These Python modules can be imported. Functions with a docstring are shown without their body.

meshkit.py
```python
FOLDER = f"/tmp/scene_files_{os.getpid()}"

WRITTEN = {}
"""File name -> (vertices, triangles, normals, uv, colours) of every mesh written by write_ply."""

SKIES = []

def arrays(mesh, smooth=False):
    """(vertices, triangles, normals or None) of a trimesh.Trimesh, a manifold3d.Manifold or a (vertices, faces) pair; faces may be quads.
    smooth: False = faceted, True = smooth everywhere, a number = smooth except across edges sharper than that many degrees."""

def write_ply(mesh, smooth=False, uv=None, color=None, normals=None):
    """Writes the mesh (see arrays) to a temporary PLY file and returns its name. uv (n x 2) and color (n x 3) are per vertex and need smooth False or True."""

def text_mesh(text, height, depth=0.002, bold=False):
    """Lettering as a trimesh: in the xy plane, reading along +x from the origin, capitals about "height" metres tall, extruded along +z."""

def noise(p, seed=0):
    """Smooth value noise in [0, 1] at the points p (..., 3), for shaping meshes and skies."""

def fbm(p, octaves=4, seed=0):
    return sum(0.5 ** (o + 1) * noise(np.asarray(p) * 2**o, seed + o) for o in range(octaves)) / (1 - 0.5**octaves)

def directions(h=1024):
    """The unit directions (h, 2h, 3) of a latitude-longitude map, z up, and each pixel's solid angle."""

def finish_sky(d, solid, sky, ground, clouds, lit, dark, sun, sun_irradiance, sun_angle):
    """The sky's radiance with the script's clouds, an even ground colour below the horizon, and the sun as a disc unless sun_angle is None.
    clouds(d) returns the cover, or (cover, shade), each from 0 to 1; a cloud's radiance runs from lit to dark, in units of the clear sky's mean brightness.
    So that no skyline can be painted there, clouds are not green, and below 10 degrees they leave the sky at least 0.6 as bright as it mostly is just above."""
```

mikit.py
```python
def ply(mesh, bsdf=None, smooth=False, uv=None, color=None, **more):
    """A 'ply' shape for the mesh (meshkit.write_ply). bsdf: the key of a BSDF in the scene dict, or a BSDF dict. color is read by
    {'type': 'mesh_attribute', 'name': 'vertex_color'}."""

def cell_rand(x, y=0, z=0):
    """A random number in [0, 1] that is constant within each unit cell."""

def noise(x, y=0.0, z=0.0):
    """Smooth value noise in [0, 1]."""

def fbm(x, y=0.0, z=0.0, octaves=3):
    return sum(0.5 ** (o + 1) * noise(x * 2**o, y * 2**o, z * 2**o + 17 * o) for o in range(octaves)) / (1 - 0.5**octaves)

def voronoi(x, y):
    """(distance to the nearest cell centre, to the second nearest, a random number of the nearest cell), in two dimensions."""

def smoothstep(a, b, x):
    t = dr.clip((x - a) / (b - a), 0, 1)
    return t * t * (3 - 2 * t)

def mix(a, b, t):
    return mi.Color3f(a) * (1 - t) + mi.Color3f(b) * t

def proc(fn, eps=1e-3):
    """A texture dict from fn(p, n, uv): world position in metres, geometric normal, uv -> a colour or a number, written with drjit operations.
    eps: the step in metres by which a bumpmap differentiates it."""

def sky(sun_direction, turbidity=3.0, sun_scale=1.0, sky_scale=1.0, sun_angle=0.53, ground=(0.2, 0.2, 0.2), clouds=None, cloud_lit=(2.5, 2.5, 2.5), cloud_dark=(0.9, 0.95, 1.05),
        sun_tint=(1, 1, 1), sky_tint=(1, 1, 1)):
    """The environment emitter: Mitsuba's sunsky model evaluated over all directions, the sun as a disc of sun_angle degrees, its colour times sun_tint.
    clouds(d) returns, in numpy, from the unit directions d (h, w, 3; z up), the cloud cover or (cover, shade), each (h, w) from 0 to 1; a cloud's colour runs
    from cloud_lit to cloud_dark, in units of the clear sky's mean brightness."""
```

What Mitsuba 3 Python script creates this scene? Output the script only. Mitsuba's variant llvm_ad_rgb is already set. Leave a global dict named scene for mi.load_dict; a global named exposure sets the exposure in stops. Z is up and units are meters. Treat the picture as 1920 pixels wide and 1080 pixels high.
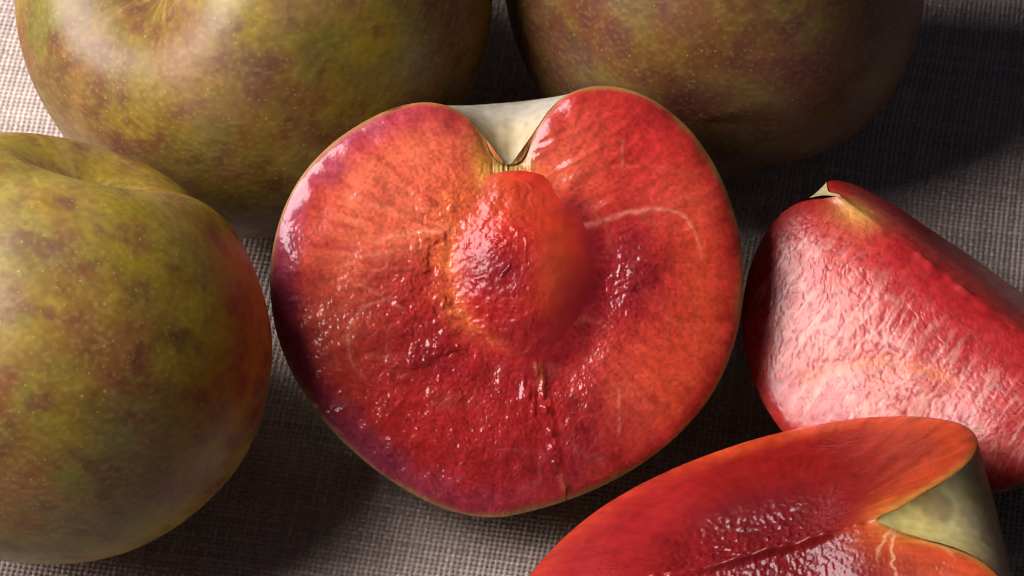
import math
import numpy as np, trimesh, mitsuba as mi, mikit
from scipy.spatial import cKDTree
from scipy.interpolate import splprep, splev

# ---------------------------------------------------------------- camera, light, exposure
# everything below is written in centimetres and handed over in metres
CM = 0.01
T = mi.ScalarTransform4f
scene, labels = {}, {}
ELEV = math.radians(50.0)
R_ = np.array([1.0, 0, 0])
U_ = np.array([0, math.sin(ELEV), math.cos(ELEV)])
W_ = np.array([0, -math.cos(ELEV), math.sin(ELEV)])
PX = 136.0                                        # photo pixels per cm at the focus point
FOCUS = np.array([0, 0, 3.15]) + R_ * (10 / PX) + U_ * (20 / PX)
DIST = 62.0
EYE = FOCUS + W_ * DIST
FOV = 2 * math.degrees(math.atan(1920 / PX / 2 / DIST))
scene['camera'] = {'type': 'thinlens', 'fov': FOV, 'fov_axis': 'x', 'near_clip': 0.05, 'far_clip': 20.0,
                   'aperture_radius': 0.12 * CM, 'focus_distance': DIST * CM,
                   'to_world': T().look_at(origin=list(EYE * CM), target=list(FOCUS * CM), up=[0, 0, 1])}
exposure = 0.0
LAMP_POS = np.array([-24.5, -1.5, 26.0])
LAMP_AIM = np.array([0.0, 0.0, 2.0])
LAMP_HALF = (13.0, 12.0)
LAMP_RGB = [13.0, 12.0, 12.2]
scene['unseen_left_light'] = {'type': 'rectangle',  # broad lamp out of view, placed to light fruit and cloth from the left
    'to_world': T().look_at(origin=list(LAMP_POS * CM), target=list(LAMP_AIM * CM), up=[0, 0, 1]) @ T().scale([LAMP_HALF[0] * CM, LAMP_HALF[1] * CM, 1]),
    'bsdf': {'type': 'diffuse', 'reflectance': {'type': 'rgb', 'value': [0.1, 0.1, 0.1]}},
    'emitter': {'type': 'area', 'radiance': {'type': 'rgb', 'value': LAMP_RGB}}}
labels['unseen_left_light'] = {'kind': 'structure'}
scene['ambient_fill'] = {'type': 'constant', 'radiance': {'type': 'rgb', 'value': [0.018, 0.020, 0.030]}}  # even ambient fill, tinted cool to lift the shaded areas


# ---------------------------------------------------------------- helpers
def hash3(i, j, k, seed=0):
    h = (i.astype(np.uint32) * np.uint32(374761393) + j.astype(np.uint32) * np.uint32(668265263)
         + k.astype(np.uint32) * np.uint32(2147483647) + np.uint32((seed * 974634777 + 12345) & 0xffffffff))
    h = (h ^ (h >> np.uint32(13))) * np.uint32(1274126177)
    h = h ^ (h >> np.uint32(16))
    return (h & np.uint32(0xffffff)).astype(np.float32) / np.float32(16777215)


def noise2(x, y, seed=0):
    x = np.asarray(x, np.float32); y = np.asarray(y, np.float32)
    i, j = np.floor(x), np.floor(y)
    fx, fy = x - i, y - j
    fx = fx * fx * fx * (fx * (fx * 6 - 15) + 10); fy = fy * fy * fy * (fy * (fy * 6 - 15) + 10)
    i = (i + 100000).astype(np.int64); j = (j + 100000).astype(np.int64); k = np.zeros_like(i)
    a, b = hash3(i, j, k, seed), hash3(i + 1, j, k, seed)
    c, d = hash3(i, j + 1, k, seed), hash3(i + 1, j + 1, k, seed)
    return (a + (b - a) * fx) * (1 - fy) + (c + (d - c) * fx) * fy


def noise3(p, f=1.0, seed=0):
    x, y, z = [np.asarray(p[..., q], np.float32) * f for q in range(3)]
    i, j, k = np.floor(x), np.floor(y), np.floor(z)
    fx, fy, fz = [t * t * (3 - 2 * t) for t in (x - i, y - j, z - k)]
    i, j, k = [(q + 100000).astype(np.int64) for q in (i, j, k)]

    def lay(kk):
        a, b = hash3(i, j, kk, seed), hash3(i + 1, j, kk, seed)
        c, d = hash3(i, j + 1, kk, seed), hash3(i + 1, j + 1, kk, seed)
        return (a + (b - a) * fx) * (1 - fy) + (c + (d - c) * fx) * fy
    return lay(k) * (1 - fz) + lay(k + 1) * fz


def fbm2(x, y, octaves=3, seed=0):
    return sum(0.5 ** (o + 1) * noise2(x * 2 ** o, y * 2 ** o, seed + o) for o in range(octaves)) / (1 - 0.5 ** octaves)


def fbm3(p, f, octaves=3, seed=0):
    return sum(0.5 ** (o + 1) * noise3(p, f * 2 ** o, seed + o) for o in range(octaves)) / (1 - 0.5 ** octaves)


def sstep(a, b, x):
    t = np.clip((x - a) / (b - a), 0, 1)
    return t * t * (3 - 2 * t)


def lerp3(a, b, t):
    return a + (np.asarray(b) - a) * t[..., None]


def unit(v):
    v = np.asarray(v, float)
    return v / np.linalg.norm(v)


def scr(r, u, w):
    """a direction given as (right, up, towards the camera)"""
    return unit(r * R_ + u * U_ + w * W_)


def ray_pt(px, py, w=None, z=None):
    d = FOCUS + R_ * ((px - 960) / PX) + U_ * ((540 - py) / PX) - EYE
    if z is not None:
        return EYE + d * ((z - EYE[2]) / d[2])
    return EYE + d * ((DIST - w) / DIST)


def grid_faces(n, m, wrap=False):
    i, j = np.meshgrid(np.arange(n - 1), np.arange(m if wrap else m - 1), indexing='ij')
    j2 = (j + 1) % m
    q = np.stack([i * m + j, i * m + j2, (i + 1) * m + j2, (i + 1) * m + j], -1).reshape(-1, 4)
    return np.vstack([q[:, [0, 1, 2]], q[:, [0, 2, 3]]])


def put(key, v, f, bsdf, color=None, flip=False):
    f = f[:, ::-1] if flip else f
    mesh = trimesh.Trimesh(np.asarray(v) * CM, f, process=False)
    scene[key] = mikit.ply(mesh, bsdf, smooth=True, color=None if color is None else np.clip(color, 0, 1))


def spline(pts, n, smooth=0.0):
    p = np.asarray(pts, float)
    tck, _ = splprep(p.T, s=smooth, k=3)
    q = np.array(splev(np.linspace(0, 1, 4000), tck)).T
    L = np.concatenate([[0], np.cumsum(np.linalg.norm(np.diff(q, axis=0), axis=1))])
    s = np.linspace(0, L[-1], n)
    return np.stack([np.interp(s, L, q[:, 0]), np.interp(s, L, q[:, 1])], -1)


# ---------------------------------------------------------------- materials
VC = {'type': 'mesh_attribute', 'name': 'vertex_color'}


def speck_fn(f, thr, r0):
    def fn(p, n, uv):
        x, y, z = p.x * f, p.y * f, p.z * f
        import drjit as dr
        i, j, k = dr.floor(x), dr.floor(y), dr.floor(z)
        c = mikit.cell_rand
        r = c(i + 7, j + 3, k + 5)
        dx = x - i - 0.3 - 0.4 * c(i, j, k + 11)
        dy = y - j - 0.3 - 0.4 * c(i, j + 23, k)
        dz = z - k - 0.3 - 0.4 * c(i + 31, j, k)
        d = dr.sqrt(dx * dx + dy * dy + dz * dz)
        rad = r0 * (0.5 + c(i + 2, j + 9, k + 1))
        return dr.select(r > thr, 1.0, 0.0) * mikit.smoothstep(rad, rad * 0.35, d) * (0.2 + 0.6 * c(i + 1, j + 1, k + 4))
    def both(p, n, uv):
        return fn(p, n, uv) + 0.16 * mikit.smoothstep(0.5, 0.85, mikit.noise(p.x * 1700, p.y * 1700, p.z * 1700))
    return both


def skin_grain(p, n, uv):
    return mikit.noise(p.x * 1500, p.y * 1500, p.z * 1500) * 0.00003 + mikit.noise(p.x * 420, p.y * 420, p.z * 420) * 0.00004


scene['skin_base'] = {'type': 'twosided', 'bsdf': {'type': 'bumpmap', 'arbitrary': mikit.proc(skin_grain, 1e-4), 'scale': 1.0,
    'bsdf': {'type': 'principled', 'base_color': VC, 'roughness': 0.40, 'specular': 0.46, 'sheen': 0.05, 'sheen_tint': 0.3}}}
scene['skin_speck'] = {'type': 'twosided', 'bsdf': {'type': 'principled', 'base_color': {'type': 'rgb', 'value': [0.42, 0.30, 0.09]}, 'roughness': 0.5, 'specular': 0.4}}
scene['skin'] = {'type': 'blendbsdf', 'weight': mikit.proc(speck_fn(1000.0, 0.15, 0.17)),
                 'bsdf_0': {'type': 'ref', 'id': 'skin_base'}, 'bsdf_1': {'type': 'ref', 'id': 'skin_speck'}}
scene['pale_skin'] = {'type': 'twosided', 'bsdf': {'type': 'principled', 'base_color': VC, 'roughness': 0.5, 'specular': 0.4}}
scene['flesh'] = {'type': 'twosided', 'bsdf': {'type': 'principled', 'base_color': VC, 'roughness': 0.20, 'specular': 0.42, 'clearcoat': 0.3, 'clearcoat_gloss': 0.96}}
scene['wet_flesh'] = {'type': 'twosided', 'bsdf': {'type': 'principled', 'base_color': VC, 'roughness': 0.31, 'specular': 0.34, 'clearcoat': 0.25, 'clearcoat_gloss': 0.95}}
scene['wedge_flesh'] = {'type': 'twosided', 'bsdf': {'type': 'principled', 'base_color': VC, 'roughness': 0.24, 'specular': 0.32, 'clearcoat': 0.15, 'clearcoat_gloss': 0.96}}
scene['linen'] = {'type': 'twosided', 'bsdf': {'type': 'principled', 'base_color': VC, 'roughness': 0.85, 'specular': 0.15, 'sheen': 0.3}}
scene['dark_wood'] = {'type': 'principled', 'base_color': {'type': 'rgb', 'value': [0.05, 0.035, 0.025]}, 'roughness': 0.6}

# ---------------------------------------------------------------- table and cloth
tb = trimesh.creation.box([120 * CM, 120 * CM, 3 * CM])
tb.apply_translation([0, 0, -1.62 * CM])
scene['table_top'] = mikit.ply(tb, 'dark_wood')
labels['table_top'] = {'kind': 'structure'}


def cloth():
    th = 0.078                                       # thread pitch
    fine_u, fine_v = 222, 182                        # threads on show
    def axis(n):
        inner = np.sort(np.arange(-n / 2, n / 2 + 0.01, 0.25))
        outer = n / 2 + np.cumsum(np.linspace(0.5, 60, 22))
        return np.concatenate([-outer[::-1], inner, outer])
    u, v = np.meshgrid(axis(fine_u), axis(fine_v), indexing='ij')
    inside = sstep(4, 0, np.maximum(np.abs(u) - fine_u / 2, np.abs(v) - fine_v / 2))
    i, j = np.floor(u), np.floor(v)
    tu, tv = u - i - 0.5, v - j - 0.5
    par_i, par_j = np.mod(i, 2), np.mod(j, 2)
    zero = np.zeros_like(i).astype(np.int64)
    ii, jj = (i + 5000).astype(np.int64), (j + 5000).astype(np.int64)
    ru, rv = hash3(ii, zero, zero, 5), hash3(zero, jj, zero, 6)
    wu, wv = 0.37 + 0.09 * (ru - 0.5), 0.37 + 0.09 * (rv - 0.5)
    slub_u, slub_v = noise2(u * 0.97 + 31, v * 0.11, 8), noise2(u * 0.11, v * 0.97 + 77, 9)
    cu = np.sqrt(np.clip(1 - (tu / (wu + 0.10 * (slub_u - 0.5))) ** 2, 0, 1))
    cv = np.sqrt(np.clip(1 - (tv / (wv + 0.10 * (slub_v - 0.5))) ** 2, 0, 1))
    sgn_w = np.cos(np.pi * (v - 0.5)) * (1 - 2 * par_i)
    sgn_f = -np.cos(np.pi * (u - 0.5)) * (1 - 2 * par_j)
    hw = np.where(cu > 0, 0.55 * sgn_w + 0.85 * cu, -1.3)
    hf = np.where(cv > 0, 0.55 * sgn_f + 0.85 * cv, -1.3)
    h = np.maximum(np.maximum(hw, hf), -1.1)
    gap = sstep(0.62, -0.25, h)
    warp_top = hw > hf
    # the cloth lies a little crooked, its threads wander
    x = u * th + 0.09 * (noise2(u * 0.03, v * 0.025, 1) - 0.5) * 2 + 0.02 * (noise2(u * 0.2, v * 0.08, 2) - 0.5)
    y = v * th * 1.02 + 0.09 * (noise2(u * 0.025, v * 0.03, 3) - 0.5) * 2 + 0.02 * (noise2(u * 0.08, v * 0.2, 4) - 0.5)
    a = math.radians(-9)
    X, Y = x * math.cos(a) - y * math.sin(a), x * math.sin(a) + y * math.cos(a) + 3.0
    z = 0.040 * h * inside - 0.05 + 0.10 * (fbm2(X * 0.22 + 5, Y * 0.22 + 9, 2, 12) - 0.5) * sstep(3, 7, np.hypot(X, Y - 1)) * 0.8
    tone = 0.85 + 0.3 * np.where(warp_top, ru, rv) + 0.22 * (np.where(warp_top, slub_u, slub_v) - 0.5)
    fuzz = 0.9 + 0.2 * noise2(u * 2.1, v * 2.1, 15)
    base = np.array([0.54, 0.45, 0.39])
    col = lerp3(np.broadcast_to(base, u.shape + (3,)) * (tone * fuzz)[..., None], np.array([0.022, 0.018, 0.017]), gap * inside)
    col *= (1 - 0.55 * (1 - inside))[..., None]
    put('linen_cloth', np.stack([X, Y, z], -1).reshape(-1, 3), grid_faces(*u.shape), 'linen', col.reshape(-1, 3))
    labels['linen_cloth'] = {'label': 'coarse grey beige woven linen cloth lying under all the plums', 'category': 'cloth'}


cloth()


# ---------------------------------------------------------------- whole plums
def skin_colour(P, th, ph, seed, yellow, red):
    """P: points in plum units on the skin; th: angle from the stem; olive, yellow green and russet mottling with waxy bloom"""
    n = fbm3(P, 1.3, 3, seed)
    m = fbm3(P, 6.0, 3, seed + 20)
    f = fbm3(P, 13.0, 2, seed + 40)
    g = noise3(P, 48.0, seed + 50)
    st = fbm2(ph * 7 / (2 * np.pi) * 3 + 100 + 2.5 * n, th * 2.2, 3, seed + 60)     # streaks that run from the stem
    near = np.exp(-(th / 0.9) ** 2)
    olive, yell = np.array([0.21, 0.135, 0.016]), np.array([0.40, 0.30, 0.008])
    green, russet, maroon = np.array([0.17, 0.165, 0.030]), np.array([0.19, 0.052, 0.018]), np.array([0.105, 0.022, 0.016])
    c = np.broadcast_to(olive, th.shape + (3,))
    c = lerp3(c, yell, sstep(0.42, 0.68, 0.6 * n + 0.4 * m + yellow) * 0.85)
    c = lerp3(c, green, sstep(0.5, 0.68, fbm3(P, 1.9, 2, seed + 70)) * 0.6)
    c = lerp3(c, russet, sstep(0.38, 0.70, 0.45 * m + 0.35 * fbm3(P, 3.4, 3, seed + 80) + 0.2 * st + red) * 0.9)
    c = lerp3(c, maroon, sstep(0.45, 0.74, 0.6 * fbm3(P, 8.5, 3, seed + 90) + 0.4 * f + red) * 0.72)
    c = lerp3(c, np.array([0.50, 0.36, 0.07]), sstep(0.5, 0.75, st) * near * 0.4)
    bloom = sstep(0.40, 0.72, fbm3(P, 2.6, 3, seed + 110)) * 0.13 + 0.03
    c = lerp3(c, np.array([0.40, 0.33, 0.26]), bloom * 0.7)
    return c * (0.54 + 0.30 * f + 0.32 * g)[..., None]


def whole_plum(key, px, py, rad, axis, suture, seed, label, flat=0.94, cav=0.30, cavw=0.36, yellow=0.0, red=0.0, groove=0.05, n=350, m=470, w=None):
    z = rad * 0.97
    c = ray_pt(px, py, z=z)
    A = unit(axis)
    B = unit(suture - A * np.dot(suture, A)); C = np.cross(A, B)
    th, ph = np.meshgrid(np.linspace(0.0005, np.pi - 0.0005, n), np.linspace(0, 2 * np.pi, m, endpoint=False), indexing='ij')
    d = np.stack([np.sin(th) * np.cos(ph), np.sin(th) * np.sin(ph), np.cos(th)], -1)
    r = 1 - cav * np.exp(-(th / cavw) ** 2) + 0.035 * np.exp(-((th - 0.62) / 0.3) ** 2) - 0.04 * np.exp(-((np.pi - th) / 0.25) ** 2)
    dp = np.angle(np.exp(1j * ph))
    lat = np.sin(dp) * np.sin(th)
    back = sstep(0.0, 0.6, np.cos(dp)) * sstep(0.0, 0.35, np.pi - th)
    r -= groove * np.exp(-(lat / 0.16) ** 2) * back * (0.35 + 0.65 * np.exp(-(th / 0.9) ** 2)) * sstep(0.03, 0.4, th)
    r -= 0.035 * np.exp(-(lat / 0.33) ** 2) * back * sstep(0.03, 0.4, th)
    r += 0.05 * (fbm3(d, 1.1, 2, seed + 3) - 0.5) + 0.006 * (noise3(d, 4.0, seed + 4) - 0.5)
    P = d * r[..., None]
    P[..., 2] *= flat
    v = c + rad * (P[..., :1] * B + P[..., 1:2] * C + P[..., 2:] * A)
    v[..., 2] -= min(v[..., 2].min(), 0) * 1.0 - 0.0
    put(key, v.reshape(-1, 3), grid_faces(n, m, True), 'skin', skin_colour(P, th, ph, seed, yellow, red).reshape(-1, 3))
    labels[key] = {'label': label, 'category': 'plum', 'group': 'whole plums'}
    return c


whole_plum('whole_plum', 480, -12, 3.50, scr(-0.55, 0.06, 0.83), scr(0.1, 1.0, 0.0), 11,
           'large whole plum behind with its yellow stem hollow showing, beside the brightest cloth', cav=0.34, cavw=0.30, yellow=0.02)
whole_plum('whole_plum_001', 1342, -28, 3.12, scr(0.15, 0.75, -0.6), scr(0.5, 0.2, -1.0), 37,
           'dark speckled whole plum in the shade directly behind the right lobe of the cut half', red=0.07)
whole_plum('whole_plum_002', 82, 650, 3.14, scr(0.24, 0.94, 0.19), scr(0.9, -0.1, -0.5), 58,
           'whole yellow green plum with brown blotches directly left of the cut half', yellow=0.13, cav=0.24, cavw=0.32, groove=0.04)


# ---------------------------------------------------------------- cut plums: a body turned about the stem axis, cut along it
RIGHT_PX = [(952, 306), (970, 305), (982, 298), (991, 276), (1001, 247), (1025, 210), (1060, 178), (1100, 164), (1150, 159), (1208, 174), (1265, 213), (1315, 266), (1355, 332),
            (1380, 400), (1392, 470), (1395, 540), (1387, 612), (1366, 685), (1330, 751), (1280, 812), (1220, 862), (1150, 903), (1070, 938), (1000, 962), (945, 972)]
LEFT_PX = [(952, 306), (934, 305), (921, 298), (914, 278), (905, 254), (882, 222), (850, 200), (812, 190), (770, 193), (735, 202), (690, 222), (640, 251), (590, 297), (550, 350),
           (522, 410), (507, 480), (506, 560), (516, 620), (535, 680), (564, 735), (602, 787), (650, 838), (702, 882), (760, 923), (820, 953), (880, 969), (945, 972)]


def to_face(p):
    p = np.asarray(p, float)
    return np.stack([(p[..., 0] - 950) / PX, (560 - p[..., 1]) / PX], -1)


def from_face(q):
    return q[..., 0] * PX + 950, 560 - q[..., 1] * PX


NT = 560
PR, PL = spline(to_face(RIGHT_PX), NT, 0.002), spline(to_face(LEFT_PX), NT, 0.002)
PL[0] = PR[0]; PL[-1] = PR[-1]
tt = np.linspace(0, 1, NT)
AX = PR[0] + (PR[-1] - PR[0]) * (tt ** 1.6)[:, None]
OUTLINE = np.vstack([PR, PL])


def sector_skin(o, A, d0, d1, p0, p1, n_phi, drop=0.05, scale=1.0, depth=1.0, out=None):
    """skin of a plum sector between the half planes d0 and d1 about the axis A. p0, p1: profiles (lateral, along)"""
    ang = np.arccos(np.clip(np.dot(d0, d1), -1, 1))
    side = out - np.dot(out, d0) * d0 - np.dot(out, A) * A
    e = unit(side)
    if ang < math.pi - 0.01:
        ang = math.atan2(np.dot(d1, e), np.dot(d1, d0)) % (2 * math.pi)
    ph = np.linspace(0, ang, n_phi)[None, :, None]
    k = (1 - np.cos(np.linspace(0, np.pi, n_phi)))[None, :, None] / 2
    a0 = AX[:, 0][:, None, None]
    l0, l1 = np.abs(p0[:, 0][:, None, None] - a0), np.abs(p1[:, 0][:, None, None] - a0)
    rho = l0 * (1 - k) + l1 * k
    s = p0[:, 1][:, None, None] * (1 - k) + p1[:, 1][:, None, None] * k
    return ph, rho * scale, s * scale, e, a0 * scale


def fruit_skin_colour(P, tcol, ph, seed, cream_to=0.15, green=0.0):
    th = tcol * np.pi
    c = skin_colour(P, th, ph, seed, 0.02, 0.0)
    n = fbm3(P, 3.0, 3, seed + 200)
    fine = fbm2(ph * 9 + 2 * n, tcol * 14, 3, seed + 201)
    cream = np.array([0.47, 0.44, 0.36]); warm = np.array([0.56, 0.43, 0.16])
    f = lerp3(np.broadcast_to(cream, c.shape), warm, np.exp(-((tcol - 0.045) / 0.045) ** 2) * (0.35 + 0.6 * n))
    f = lerp3(f, np.array([0.22, 0.15, 0.05]), np.exp(-(tcol / 0.012) ** 2) * (0.4 + 0.6 * n))
    f = lerp3(f * (1 + 0.75 * green) * (1 - green * np.array([0, 0.04, 0.28])), np.array([0.78, 0.66, 0.20]), green * sstep(0.32, 0.6, n) * 0.8)
    f = lerp3(f, np.array([0.30, 0.17, 0.06]), (0.25 + 0.35 * green) * sstep(0.56, 0.74, fbm3(P, 7.0, 3, seed + 210)))
    f = f * (0.86 + 0.20 * fine + 0.30 * (noise3(P, 34.0, seed + 211) - 0.5) + 0.2 * (fbm3(P, 14.0, 2, seed + 212) - 0.5))[..., None]
    return lerp3(f, c, sstep(cream_to - 0.05, cream_to + 0.07, tcol + 0.03 * (n - 0.5)))


def polydist(x, y, pts, n=400):
    p = np.asarray(pts, float)
    L = np.concatenate([[0], np.cumsum(np.linalg.norm(np.diff(p, axis=0), axis=1))])
    if len(p) > 3:
        tck, _ = splprep(p.T, s=0, k=3)
        q = np.array(splev(np.linspace(0, 1, n), tck)).T
    else:
        q = np.stack([np.interp(np.linspace(0, L[-1], n), L, p[:, k]) for k in (0, 1)], -1)
    d, i = cKDTree(q).query(np.stack([x.ravel(), y.ravel()], -1))
    return d.reshape(x.shape), (i / (n - 1.0)).reshape(x.shape)


def blob(x, y, cx, cy, sx, sy, rot=0.0):
    c, s = math.cos(rot), math.sin(rot)
    dx, dy = x - cx, y - cy
    return np.exp(-((dx * c + dy * s) / sx) ** 2 - ((-dx * s + dy * c) / sy) ** 2)


def ridged(x, y, octaves, seed):
    return sum(0.5 ** (o + 1) * (1 - np.abs(2 * noise2(x * 2 ** o, y * 2 ** o, seed + o) - 1)) for o in range(octaves)) / (1 - 0.5 ** octaves)


SALMON, RED, DEEP = np.array([0.76, 0.165, 0.075]), np.array([0.50, 0.022, 0.020]), np.array([0.235, 0.012, 0.016])
ORANGE, PURPLE, AMBER = np.array([0.57, 0.060, 0.022]), np.array([0.28, 0.036, 0.075]), np.array([0.72, 0.260, 0.045])
VEINS = [[(862, 430), (800, 436), (740, 446), (690, 470)], [(742, 556), (690, 576), (660, 606), (652, 650), (664, 690), (700, 716)],
         [(1088, 428), (1150, 410), (1230, 394), (1286, 410), (1312, 460), (1320, 510)], [(1168, 258), (1170, 285), (1167, 320)],
         [(1160, 725), (1162, 770), (1158, 835)], [(820, 395), (745, 392), (670, 385)], [(770, 470), (690, 480), (610, 520)], [(760, 590), (720, 560), (640, 520)]]


STONE_C = np.array([975.0, 505.0])
STONE = spline([(930, 346), (885, 385), (856, 450), (852, 530), (872, 600), (925, 655), (1012, 692), (1070, 640), (1106, 560), (1112, 470), (1075, 392), (1010, 348), (930, 346)], 401, 6)[:-1]


STONE = STONE_C + (STONE - STONE_C) * np.array([1.10, 1.06])


def stone_q(x, y):
    d = STONE - STONE_C
    t, r = np.arctan2(d[:, 1], d[:, 0]), np.hypot(d[:, 0], d[:, 1])
    k = np.argsort(t)
    ang = np.arctan2(y - STONE_C[1], x - STONE_C[0])
    return np.hypot(x - STONE_C[0], y - STONE_C[1]) / np.interp(ang, t[k], r[k], period=2 * np.pi)


def stone_relief(x, y, a, s):
    q = stone_q(x, y)
    left = sstep(1050, 880, x)
    h = 0.215 * (1 - sstep(0.25, np.interp(left, [0, 1], [1.20, 1.04]), q)) * (1 - 0.45 * sstep(470, 345, y))
    h -= 0.022 * np.exp(-((q - 1.08) / 0.20) ** 2) * (0.35 + 0.65 * sstep(980, 1090, x) * sstep(380, 470, y))
    h -= 0.05 * np.exp(-(q / 1.5) ** 4)
    h += 0.03 * (fbm2(a * 2.2, s * 2.2, 3, 51) - 0.5) * np.exp(-(q / 1.1) ** 6)
    n2 = fbm2(a * 6, s * 6, 3, 52)
    rough = np.exp(-(q / 1.02) ** 8) * sstep(1070, 940, x)
    worm = sstep(0.80, 0.95, ridged(a * 3.6 + 0.6 * n2, s * 3.6 + 0.6 * n2, 2, 56))
    return h + rough * (0.009 * worm + 0.016 * (noise2(a * 7 + n2 * 1.5, s * 7, 54) - 0.5) + 0.013 * (noise2(a * 14 + n2, s * 14, 55) - 0.5) + 0.008 * (noise2(a * 26, s * 26, 53) - 0.5))


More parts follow.
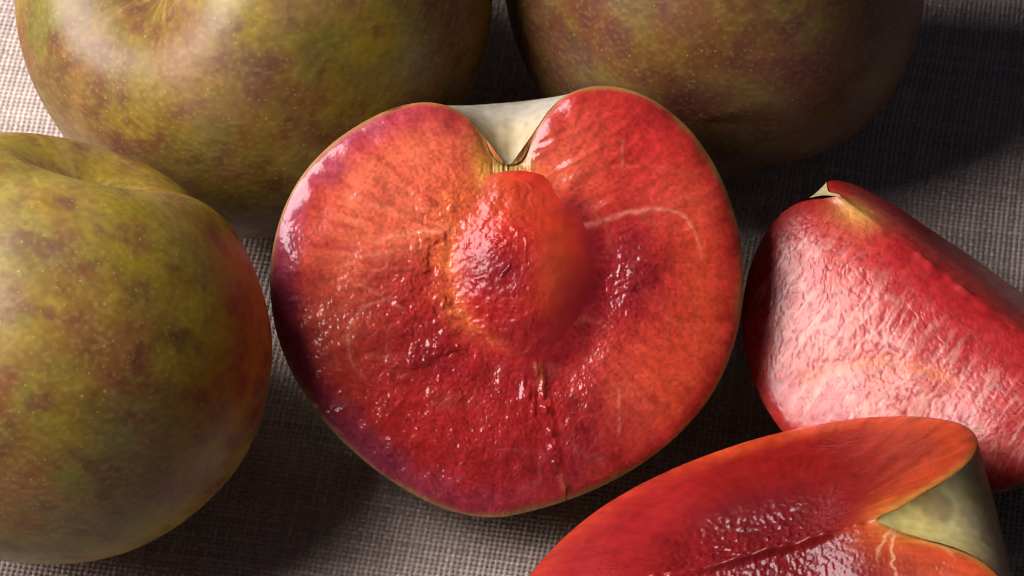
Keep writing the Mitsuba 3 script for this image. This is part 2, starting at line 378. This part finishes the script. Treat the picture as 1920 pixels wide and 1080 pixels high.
def half_plum():
    key = 'plum_half'
    tilt = math.radians(3.5)
    n = unit(W_ * math.cos(tilt) + U_ * math.sin(tilt))
    A = unit(U_ * math.cos(tilt) - W_ * math.sin(tilt))
    o = np.array([0, 0, 3.18]) - 0.19 * W_
    # ---- cut face
    q = np.linspace(0, 1, 290)
    Rg = AX[:, None] + (PR - AX)[:, None] * q[None, :, None]
    Lg = AX[:, None] + (PL - AX)[:, None] * q[None, ::-1, None]
    G = np.concatenate([Lg[:, :-1], Rg], 1)
    x, y = from_face(G)
    a, s = G[..., 0], G[..., 1]
    dist = cKDTree(OUTLINE).query(G.reshape(-1, 2))[0].reshape(a.shape)
    pit_c = (972, 505)
    ang = np.arctan2(y - pit_c[1], x - pit_c[0]); rr = np.hypot(x - pit_c[0], y - pit_c[1])
    # colour of the flesh
    n1, n2, n3 = fbm2(a * 1.1 + 9, s * 1.1, 3, 1), fbm2(a * 3.4, s * 3.4 + 5, 3, 2), fbm2(a * 10, s * 10, 3, 3)
    fib = fbm2(ang * 24 + 40 + n2 * 1.2, rr / PX * 1.6, 3, 5)
    fib2 = fbm2(ang * 60 + 40 + n2 * 2.0, rr / PX * 2.6, 2, 6)
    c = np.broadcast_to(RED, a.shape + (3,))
    c = lerp3(c, SALMON, np.clip(blob(x, y, 785, 360, 165, 110, -0.35) * 1.7 + blob(x, y, 640, 570, 90, 150, 0.1) * 0.6 + blob(x, y, 860, 300, 70, 60) * 0.4
                                 + blob(x, y, 1060, 300, 90, 110, 0.3) * 0.55 + blob(x, y, 1280, 380, 90, 70) * 0.35 + blob(x, y, 1185, 740, 90, 110) * 0.5, 0, 1) * (0.48 + 0.66 * fib) * 0.92)
    c = lerp3(c, ORANGE, np.clip(blob(x, y, 1310, 560, 70, 200) * 1.15 + blob(x, y, 1250, 720, 110, 80, -0.8) + blob(x, y, 1000, 360, 90, 50) * 0.7 + blob(x, y, 850, 400, 60, 120) * 0.8, 0, 1) * (0.5 + 0.6 * n2))
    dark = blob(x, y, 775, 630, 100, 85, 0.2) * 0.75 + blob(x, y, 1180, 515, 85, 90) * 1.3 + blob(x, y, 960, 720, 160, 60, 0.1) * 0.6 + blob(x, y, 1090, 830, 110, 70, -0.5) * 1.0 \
        + blob(x, y, 940, 880, 170, 80, 0.1) * 0.65 + blob(x, y, 740, 500, 80, 40, -0.3) * 0.35 + blob(x, y, 1110, 620, 40, 90, 0.3) * 0.9  # flesh patches; the last blob paints shade beside the stone
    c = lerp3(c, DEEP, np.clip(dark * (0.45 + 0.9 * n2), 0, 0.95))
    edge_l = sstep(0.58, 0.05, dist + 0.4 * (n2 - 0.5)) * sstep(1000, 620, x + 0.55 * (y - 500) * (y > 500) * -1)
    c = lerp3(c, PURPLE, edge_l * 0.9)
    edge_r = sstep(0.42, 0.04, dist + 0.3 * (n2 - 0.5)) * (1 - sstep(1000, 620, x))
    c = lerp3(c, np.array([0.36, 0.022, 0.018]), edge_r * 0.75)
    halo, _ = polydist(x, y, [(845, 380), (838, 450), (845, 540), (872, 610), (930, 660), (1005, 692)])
    shade_r, _ = polydist(x, y, [(1075, 395), (1108, 450), (1112, 520), (1100, 590), (1060, 650), (1012, 690)])
    c = lerp3(c, DEEP * 1.1, np.exp(-(shade_r / 34) ** 2) * 0.85)  # soft shade along the stone's right side, painted into the flesh colour
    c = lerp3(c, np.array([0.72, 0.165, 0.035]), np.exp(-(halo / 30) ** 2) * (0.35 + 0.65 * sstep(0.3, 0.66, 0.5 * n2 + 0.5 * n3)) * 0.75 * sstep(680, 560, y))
    c = lerp3(c, AMBER, np.clip(blob(x, y, 950, 335, 55, 30) + blob(x, y, 905, 300, 22, 50, -0.3) * 0.9 + blob(x, y, 985, 300, 14, 40, 0.3) * 0.5, 0, 1) * 0.95)
    fibre = noise2(x * 0.22, y * 0.035, 66)
    c = lerp3(c, lerp3(np.broadcast_to(np.array([0.16, 0.13, 0.02]), a.shape + (3,)), np.array([0.60, 0.52, 0.16]), sstep(0.5, 0.85, fibre)), blob(x, y, 953, 318, 34, 20) * 0.95)
    vein = np.zeros_like(a)
    for k, vpts in enumerate(VEINS):
        d, t = polydist(x + 5 * (noise2(x * 0.05, y * 0.05, 90) - 0.5), y + 5 * (noise2(x * 0.05, y * 0.05, 91) - 0.5), vpts)
        vein = np.maximum(vein, np.exp(-(d / (3.2 + 2.5 * (1 - t) * (k in (0, 2)))) ** 2) * sstep(0, 0.08, t) * sstep(1, 0.75, t) * (0.8 if k < 4 else 0.5))
    fine_v = sstep(0.86, 0.97, ridged(a * 2.3 + 0.6 * n2, s * 2.3 + 0.6 * n1, 1, 30)) * 0.12 * sstep(0.1, 0.4, dist)
    c = lerp3(c, np.array([0.82, 0.36, 0.22]), np.clip(vein * (0.2 + 1.2 * n3) + fine_v * n2 * 1.6, 0, 1) * 0.42)
    c = c * (0.74 + 0.22 * fib + 0.24 * fib2 + 0.34 * (n3 - 0.5) + 0.36 * (noise2(a * 27, s * 27, 70) - 0.5))[..., None]
    rim = np.exp(-(dist / (0.018 + 0.055 * n1 * n2 * 2)) ** 2)
    c = lerp3(c, np.array([0.34, 0.22, 0.06]), rim * 0.75 * (0.6 + 0.6 * n2))
    seam, ts = polydist(x, y, [(1008, 690), (1022, 740), (1036, 810), (1044, 860), (1062, 915)])
    c = lerp3(c, np.array([0.60, 0.20, 0.04]), np.exp(-(seam / 7) ** 2) * np.clip(np.exp(-(ts / 0.22) ** 2) + np.exp(-((ts - 1) / 0.10) ** 2), 0, 1) * 0.3)
    # relief of the flesh
    wet = np.clip(0.05 + 0.85 * sstep(1080, 800, x) * sstep(350, 650, y) + 0.9 * blob(x, y, 1180, 540, 110, 110) + 0.7 * blob(x, y, 1060, 770, 120, 110) + 0.8 * blob(x, y, 850, 470, 110, 150), 0, 1.1)
    pulp = noise2(a * 26 + 3 * n2, s * 26 + 3 * n1, 40) - 0.5
    pulp2 = noise2(a * 44, s * 44, 41) - 0.5
    med = noise2(a * 9 + n2, s * 9, 42) - 0.5
    h = 0.0085 * pulp * (0.12 + wet) + 0.0040 * pulp2 * (0.3 + wet) + 0.020 * med * wet * wet + 0.06 * (fbm2(a * 2.1, s * 2.1, 2, 44) - 0.5) + 0.006 * (fib - 0.5)
    blobs = sstep(0.66, 0.80, noise2(a * 4.6 + 0.5 * n3, s * 4.6 + 0.4 * n2, 45)) * wet
    h += 0.022 * blobs * (blob(x, y, 850, 500, 110, 190) + blob(x, y, 870, 680, 110, 60) + blob(x, y, 1150, 560, 80, 110) * 0.7)
    h += 0.004 * vein
    h += 0.05 * (fibre - 0.5) * blob(x, y, 953, 318, 34, 22)
    scar = fbm2((x * 0.9 - y * 0.5) * 0.012 + 7, (x * 0.5 + y * 0.9) * 0.05, 2, 46)
    h += 0.05 * (scar - 0.5) * blob(x, y, 1090, 320, 110, 110, 0.4)
    h = h * (1 - 0.85 * np.exp(-(stone_q(x, y) / 1.02) ** 10)) + stone_relief(x, y, a, s)
    h += 0.018 * np.exp(-((halo + 0.0) / 24) ** 2) * sstep(0.96, 1.10, stone_q(x, y))
    side = np.where(x > np.interp(y, [690, 740, 810, 860, 915], [1008, 1022, 1036, 1044, 1062]), 1.0, -1.0)
    h += (0.034 * np.exp(-((seam * side + 4) / 6) ** 2) * sstep(0.35, 0.7, noise2(y * 0.07, x * 0.02, 47)) - 0.022 * sstep(0, 14, seam * side) * np.exp(-(seam / 60) ** 2)) * sstep(660, 720, y)
    h += 0.05 * blob(x, y, 1000, 745, 30, 45, 0.3) * (noise2(x * 0.10, y * 0.035, 48))
    h -= 0.055 * np.exp(-dist / 0.07) + 0.10 * np.exp(-dist / 0.30) * (1 - sstep(700, 560, x) * 0.0)
    h -= 0.04 * blob(x, y, 738, 206, 14, 18)
    rim_h = -0.155
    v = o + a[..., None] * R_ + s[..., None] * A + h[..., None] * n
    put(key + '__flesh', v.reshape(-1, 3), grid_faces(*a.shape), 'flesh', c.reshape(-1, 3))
    # ---- skin
    ph, rho, ss, e, a0 = sector_skin(o, A, R_, -R_, PR, PL, 130, out=-n)
    depth = 0.93
    suture = 1 - 0.03 * np.exp(-((ph - 1.75) / 0.16) ** 2)
    P = np.concatenate([a0 + np.cos(ph) * rho, (ss + 0 * ph), np.sin(ph) * rho * depth * suture], -1)
    v = o + P[..., :1] * R_ + P[..., 1:2] * A - (P[..., 2:] - rim_h - 0.012) * n
    tcol = np.broadcast_to(tt[:, None], ph.shape[:0] + (NT, 130))
    col = fruit_skin_colour(P / 3.2, tcol, np.broadcast_to(ph[..., 0], tcol.shape) , 90)
    low = v[..., 2].min()
    put(key + '__skin', v.reshape(-1, 3), grid_faces(NT, 130), 'pale_skin', col.reshape(-1, 3))
    print('half lowest', low)
    # ---- stone
    outl = STONE
    m = 150
    qq = np.linspace(0.0, 1.06, m)
    G = np.array(pit_c) + (outl - pit_c)[None] * qq[:, None, None]
    x, y = G[..., 0], G[..., 1]
    a, s = to_face(G)[..., 0], to_face(G)[..., 1]
    q2 = np.broadcast_to(qq[:, None], x.shape)
    n1, n2, n3 = fbm2(a * 2.2, s * 2.2, 3, 51), fbm2(a * 6, s * 6, 3, 52), noise2(a * 22, s * 22, 53)
    hh = stone_relief(x, y, a, s) + 0.016 - 0.034 * q2 ** 6
    c = np.broadcast_to(np.array([0.50, 0.020, 0.013]), a.shape + (3,))
    c = lerp3(c, np.array([0.50, 0.065, 0.016]), np.clip(blob(x, y, 1045, 510, 50, 110) + blob(x, y, 920, 380, 90, 40) * 0.8, 0, 1) * (0.4 + 0.7 * n1))
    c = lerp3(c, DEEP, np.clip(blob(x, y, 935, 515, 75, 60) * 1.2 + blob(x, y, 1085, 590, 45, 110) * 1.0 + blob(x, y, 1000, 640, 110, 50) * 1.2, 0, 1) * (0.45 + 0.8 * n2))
    c = lerp3(c, DEEP * 1.2, sstep(0.66, 0.98, q2) * sstep(960, 1050, x) * sstep(345, 430, y) * 0.9)  # right edge darkened in colour, continuing the painted shade
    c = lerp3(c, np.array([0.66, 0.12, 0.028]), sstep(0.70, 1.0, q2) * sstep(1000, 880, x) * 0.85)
    c = lerp3(c, np.array([0.50, 0.05, 0.018]), blob(x, y, 945, 375, 90, 35) * 0.7)
    c = c * (0.75 + 0.5 * n2)[..., None]
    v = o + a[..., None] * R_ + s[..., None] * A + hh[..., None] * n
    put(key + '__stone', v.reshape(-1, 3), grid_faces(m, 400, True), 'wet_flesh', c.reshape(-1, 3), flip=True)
    labels[key] = {'label': 'cut plum half with heart shaped red flesh facing the camera in the middle', 'category': 'plum half'}
    labels[key + '__stone'] = {'label': 'glistening flesh covered stone in the middle of the cut face'}


half_plum()


# ---------------------------------------------------------------- wedges
def wedge(key, notch, axis, d_first, angle, prof, seed, label, scale=1.0, paint=None, relief=None, mat='flesh', rot_sign=1, drop=0.13, ridge=(0.10, 0.12), green=0.9, cream_to=0.15, stretch=1.0):
    """a sector of a plum: first cut face in direction d_first from the stem axis, second after turning by angle about the axis"""
    A = unit(axis)                                   # towards the stem
    d0 = unit(d_first - A * np.dot(d_first, A))
    b = np.cross(A, d0) * rot_sign
    d1 = d0 * math.cos(angle) + b * math.sin(angle)
    prof = prof.copy()
    prof[:, 1] = np.where(prof[:, 1] < prof[0, 1], prof[0, 1] + (prof[:, 1] - prof[0, 1]) * stretch, prof[:, 1])
    o = notch - A * prof[0, 1] * scale
    AX = prof[0] + (prof[-1] - prof[0]) * (tt ** 1.6)[:, None]
    nt, nq = 390, 270
    idx = np.linspace(0, NT - 1, nt).astype(int)
    p, ax = prof[idx], AX[idx]
    lat = np.abs(p[:, 0] - ax[:, 0]) * scale; al, axs = p[:, 1] * scale, ax[:, 1] * scale
    q = np.linspace(0, 1, nq)
    a = lat[:, None] * q[None]
    s = axs[:, None] + (al - axs)[:, None] * q[None]
    dist = cKDTree(np.stack([lat, al], -1)).query(np.stack([a.ravel(), s.ravel()], -1))[0].reshape(a.shape)
    nrm = [-b, b * math.cos(angle) - d0 * math.sin(angle)]
    mid = unit(nrm[0] + nrm[1])
    for k, (d, nn) in enumerate(((d0, nrm[0]), (d1, nrm[1]))):
        h = relief(k, a, s, dist) * sstep(0, 0.15, dist) * (1 - np.exp(-(a / 0.10) ** 2)) - (0.05 * np.exp(-dist / 0.06) + (drop - 0.05) * np.exp(-dist / 0.3)) * sstep(0, 0.3, a)
        hm = -ridge[0] * np.exp(-a / ridge[1]) + np.exp(-(a / 0.10) ** 2) * 0.09 * (noise2(s * 3.1, s * 0 + 2, 115) + 0.4 * noise2(s * 9, s * 0, 116) - 0.6) * sstep(1.9, 1.0, s)
        c = paint(k, a, s, dist)
        v = o + a[..., None] * d + s[..., None] * A + h[..., None] * nn + hm[..., None] * mid
        put(key + '__cut_face' + ('' if k == 0 else '_001'), v.reshape(-1, 3), grid_faces(nt, nq), mat, c.reshape(-1, 3))
    npz = 100
    rho = np.abs(prof[:, 0] - AX[:, 0])[:, None, None] * scale
    lead = np.clip((drop - 0.012) / np.maximum(rho, 1e-6), 0, 3.0) * sstep(0, 0.3, rho)   # the faces are rounded down at the rim
    ph = lead + (angle - 2 * lead) * np.linspace(0, 1, npz)[None, :, None]
    ss = prof[:, 1][:, None, None] * scale + 0 * ph
    v = o + (np.cos(ph) * d0 + np.sin(ph) * b) * rho + ss * A
    v = v - ridge[0] * np.exp(-rho / ridge[1]) * mid
    P = np.concatenate([rho * np.cos(ph), rho * np.sin(ph), ss], -1) / 3.2
    tcol = np.broadcast_to(tt[:, None], (NT, npz))
    put(key + '__skin', v.reshape(-1, 3), grid_faces(NT, npz), 'pale_skin', fruit_skin_colour(P, tcol, np.broadcast_to(ph[..., 0], tcol.shape), seed, cream_to, green).reshape(-1, 3))
    print(key, 'lowest', v[..., 2].min())
    labels[key] = {'label': label, 'category': 'plum wedge'}


PF = spline(to_face([(952, 366), (985, 332), (1017, 287), (1044, 240), (1076, 204), (1126, 176)] + RIGHT_PX[9:]), NT, 0.002)
PB = spline(to_face([(952, 262), (930, 250), (908, 226), (882, 206), (850, 195), (805, 190)] + LEFT_PX[9:]), NT, 0.002)


def front_paint(k, a, s, dist):
    n1, n2, n3 = fbm2(a * 1.3 + 4 * k, s * 1.3, 3, 101), fbm2(a * 4, s * 4 + 9 * k, 3, 102), fbm2(a * 11, s * 11, 2, 103)
    ang = np.arctan2(s - 0.3, a); rr = np.hypot(a, s - 0.3)
    fib = fbm2(ang * 26 + 60 + n2, rr * 1.5, 3, 104 + k)
    fib2 = fbm2(ang * 70 + 60 + 2 * n2, rr * 2.5, 2, 107 + k)
    c = np.broadcast_to(np.array([0.22, 0.009, 0.007]), a.shape + (3,))
    top = sstep(0.9, 2.4, s)
    c = lerp3(c, SALMON, top * (0.30 + 0.6 * fib) * (0.35 if k == 0 else 0.7))
    c = lerp3(c, np.array([0.57, 0.068, 0.018]), sstep(0.75, 0.15, dist + 0.25 * (n2 - 0.5)) * 0.8 * (0.5 + 0.9 * fib))
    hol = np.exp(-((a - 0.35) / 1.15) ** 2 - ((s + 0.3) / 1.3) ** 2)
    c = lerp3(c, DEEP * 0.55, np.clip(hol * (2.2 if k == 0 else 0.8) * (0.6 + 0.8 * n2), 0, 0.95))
    c = lerp3(c, np.array([0.34, 0.016, 0.018]), sstep(-0.3, -1.6, s) * 0.6)
    c = lerp3(c, AMBER, np.exp(-((s - 1.75) / 0.30) ** 2 - (a / 0.35) ** 2) * 0.9)
    c = lerp3(c, np.array([0.75, 0.34, 0.06]), np.exp(-(dist / 0.07) ** 2) * sstep(1.2, 1.8, s) * sstep(1.6, 0.6, a) * 0.9)
    if k == 1:
        for pts in ([(0.12, 1.70), (0.35, 1.62), (0.8, 1.55), (1.3, 1.75)], [(0.12, 1.70), (0.45, 1.42), (0.75, 1.30)], [(0.1, 1.85), (0.5, 2.1), (0.8, 2.35), (1.0, 2.3)]):
            d, t = polydist(a + 0.1 * (n2 - 0.5), s + 0.1 * (n3 - 0.5), pts)
            c = lerp3(c, np.array([0.80, 0.42, 0.20]), np.exp(-(d / 0.024) ** 2) * sstep(1, 0.4, t) * 0.7)
    c = c * (0.80 + 0.22 * fib + 0.18 * fib2 + 0.25 * (n3 - 0.5) + 0.4 * (n2 - 0.5))[..., None]
    return lerp3(c, np.array([0.30, 0.10, 0.03]), np.exp(-(dist / 0.04) ** 2) * 0.6)


def front_relief(k, a, s, dist):
    n2 = fbm2(a * 4, s * 4 + 9 * k, 3, 102)
    hol = np.exp(-((a - 0.35) / 0.95) ** 4 - ((s + 0.25) / 1.15) ** 4)
    lump = sstep(0.45, 0.9, noise2(a * 13 + n2, s * 17, 111)) * 0.026 + 0.022 * (noise2(a * 22, s * 30, 112) - 0.5)
    h = 0.03 * (fbm2(a * 2, s * 2, 2, 113 + k) - 0.5) + 0.004 * (noise2(a * 28, s * 28, 114) - 0.5)
    if k == 0:
        return h - 0.36 * hol + hol * lump * 0.8
    return h - 0.12 * hol + hol * lump * 0.4


def wrinkles(a, s):
    p, q = a + 0.34 * fbm2(a * 2.1, s * 2.1, 3, 131), s + 0.34 * fbm2(a * 2.1 + 40, s * 2.1, 3, 132)
    t = 0.55 * q + 0.25 * p
    r1 = ridged(p * 5.6 - 1.2 * q, q * 14 + 1.5 * p, 2, 133)
    r2 = ridged(p * 13 - 3 * q, q * 24 + 3 * p, 2, 134)
    return 0.6 * r1 + 0.4 * r2


def right_paint(k, a, s, dist):
    n1, n2, n3 = fbm2(a * 1.3 + 4 * k, s * 1.3, 3, 121), fbm2(a * 4, s * 4 + 9 * k, 3, 122), fbm2(a * 11, s * 11, 2, 123)
    wr = wrinkles(a, s)
    c = np.broadcast_to(np.array([0.58, 0.065, 0.052]), a.shape + (3,))
    if k == 0:
        c = lerp3(c, np.array([0.76, 0.25, 0.17]), np.clip(np.exp(-((a - 1.9) / 0.8) ** 2 - ((s - 0.9) / 1.3) ** 2) + np.exp(-((a - 2.0) / 0.6) ** 2 - ((s + 0.6) / 1.2) ** 2), 0, 1) * (0.5 + 0.6 * n2))  # pale flesh, partly the wet glare put into the colour
        c = lerp3(c, np.array([0.40, 0.020, 0.025]), sstep(0.50, 0.84, wr) * 0.9)
        c = lerp3(c, np.array([0.42, 0.016, 0.018]), np.clip(np.exp(-(a / 1.25) ** 2) * sstep(2.2, 1.2, s + 0.5 * a) * (0.5 + 0.9 * n2), 0, 0.9))
        fb = ridged(a * 1.4 + 0.5 * n1, s * 9 + 1.2 * n1 + 0.8 * a, 2, 129)
        c = lerp3(c, np.array([0.84, 0.42, 0.34]), sstep(0.62, 0.92, fb) * sstep(0.4, 1.2, a) * 0.5)
        d, t = polydist(a, s, [(2.6, 0.9), (2.0, 0.5), (1.6, 0.0), (1.3, -0.8)])
        c = lerp3(c, np.array([0.66, 0.16, 0.05]), np.exp(-(d / 0.09) ** 2) * 0.7)
    else:
        c = lerp3(c, np.array([0.42, 0.022, 0.020]), 0.8 * np.ones_like(a))
    c = lerp3(c, np.array([0.38, 0.020, 0.016]), sstep(0.60, 0.05, dist + 0.3 * (n2 - 0.5)) * 0.85)  # dark red rim, with shade of the edge turning away painted in
    c = lerp3(c, np.array([0.72, 0.38, 0.08]), np.exp(-((s - 1.95) / 0.35) ** 2 - (a / 0.35) ** 2) * 0.9)
    return c * (0.75 + 0.5 * n3)[..., None]


def right_relief(k, a, s, dist):
    n1, n2 = fbm2(a * 1.3 + 4 * k, s * 1.3, 3, 121), fbm2(a * 4, s * 4 + 9 * k, 3, 122)
    wr = wrinkles(a, s)
    h = 0.05 * (fbm2(a * 1.2, s * 1.2, 2, 126 + k) - 0.5)
    if k == 0:
        h += 0.06 * np.exp(-((a - 1.4) / 1.0) ** 2 - ((s - 0.3) / 1.8) ** 2)
        h += -0.0045 * sstep(0.55, 0.92, wr) + 0.003 * (noise2(a * 20, s * 20, 127) - 0.5)
        d, t = polydist(a, s, [(2.6, 0.9), (2.0, 0.5), (1.6, 0.0), (1.3, -0.8)])
        h -= 0.010 * np.exp(-(d / 0.14) ** 2)
    else:
        h += 0.006 * (noise2(a * 20, s * 20, 128) - 0.5)
    return h


wedge('plum_wedge', ray_pt(1640, 968, w=3.3), scr(0.93, 0.25, 0.14), scr(0.1, 0.43, -0.88), math.radians(142), PF, 140,
      'juicy red plum wedge in front at the lower right, its pale stem hollow pointing right', scale=1.02, stretch=1.13, paint=front_paint, relief=front_relief, mat='wedge_flesh', rot_sign=-1)
A2 = -scr(0.71, -0.57, 0.40)
N1 = scr(-0.35, 0.20, 0.90)
wedge('plum_wedge_001', ray_pt(1586, 336, w=-0.9), A2, -np.cross(A2, N1), math.radians(95), PB, 150,
      'glossy pink plum wedge right of the cut half, showing a wrinkled wet cut face', paint=right_paint, relief=right_relief, mat='wet_flesh', rot_sign=-1, drop=0.18, ridge=(0.36, 0.55), scale=1.03, green=0.1, cream_to=0.24)
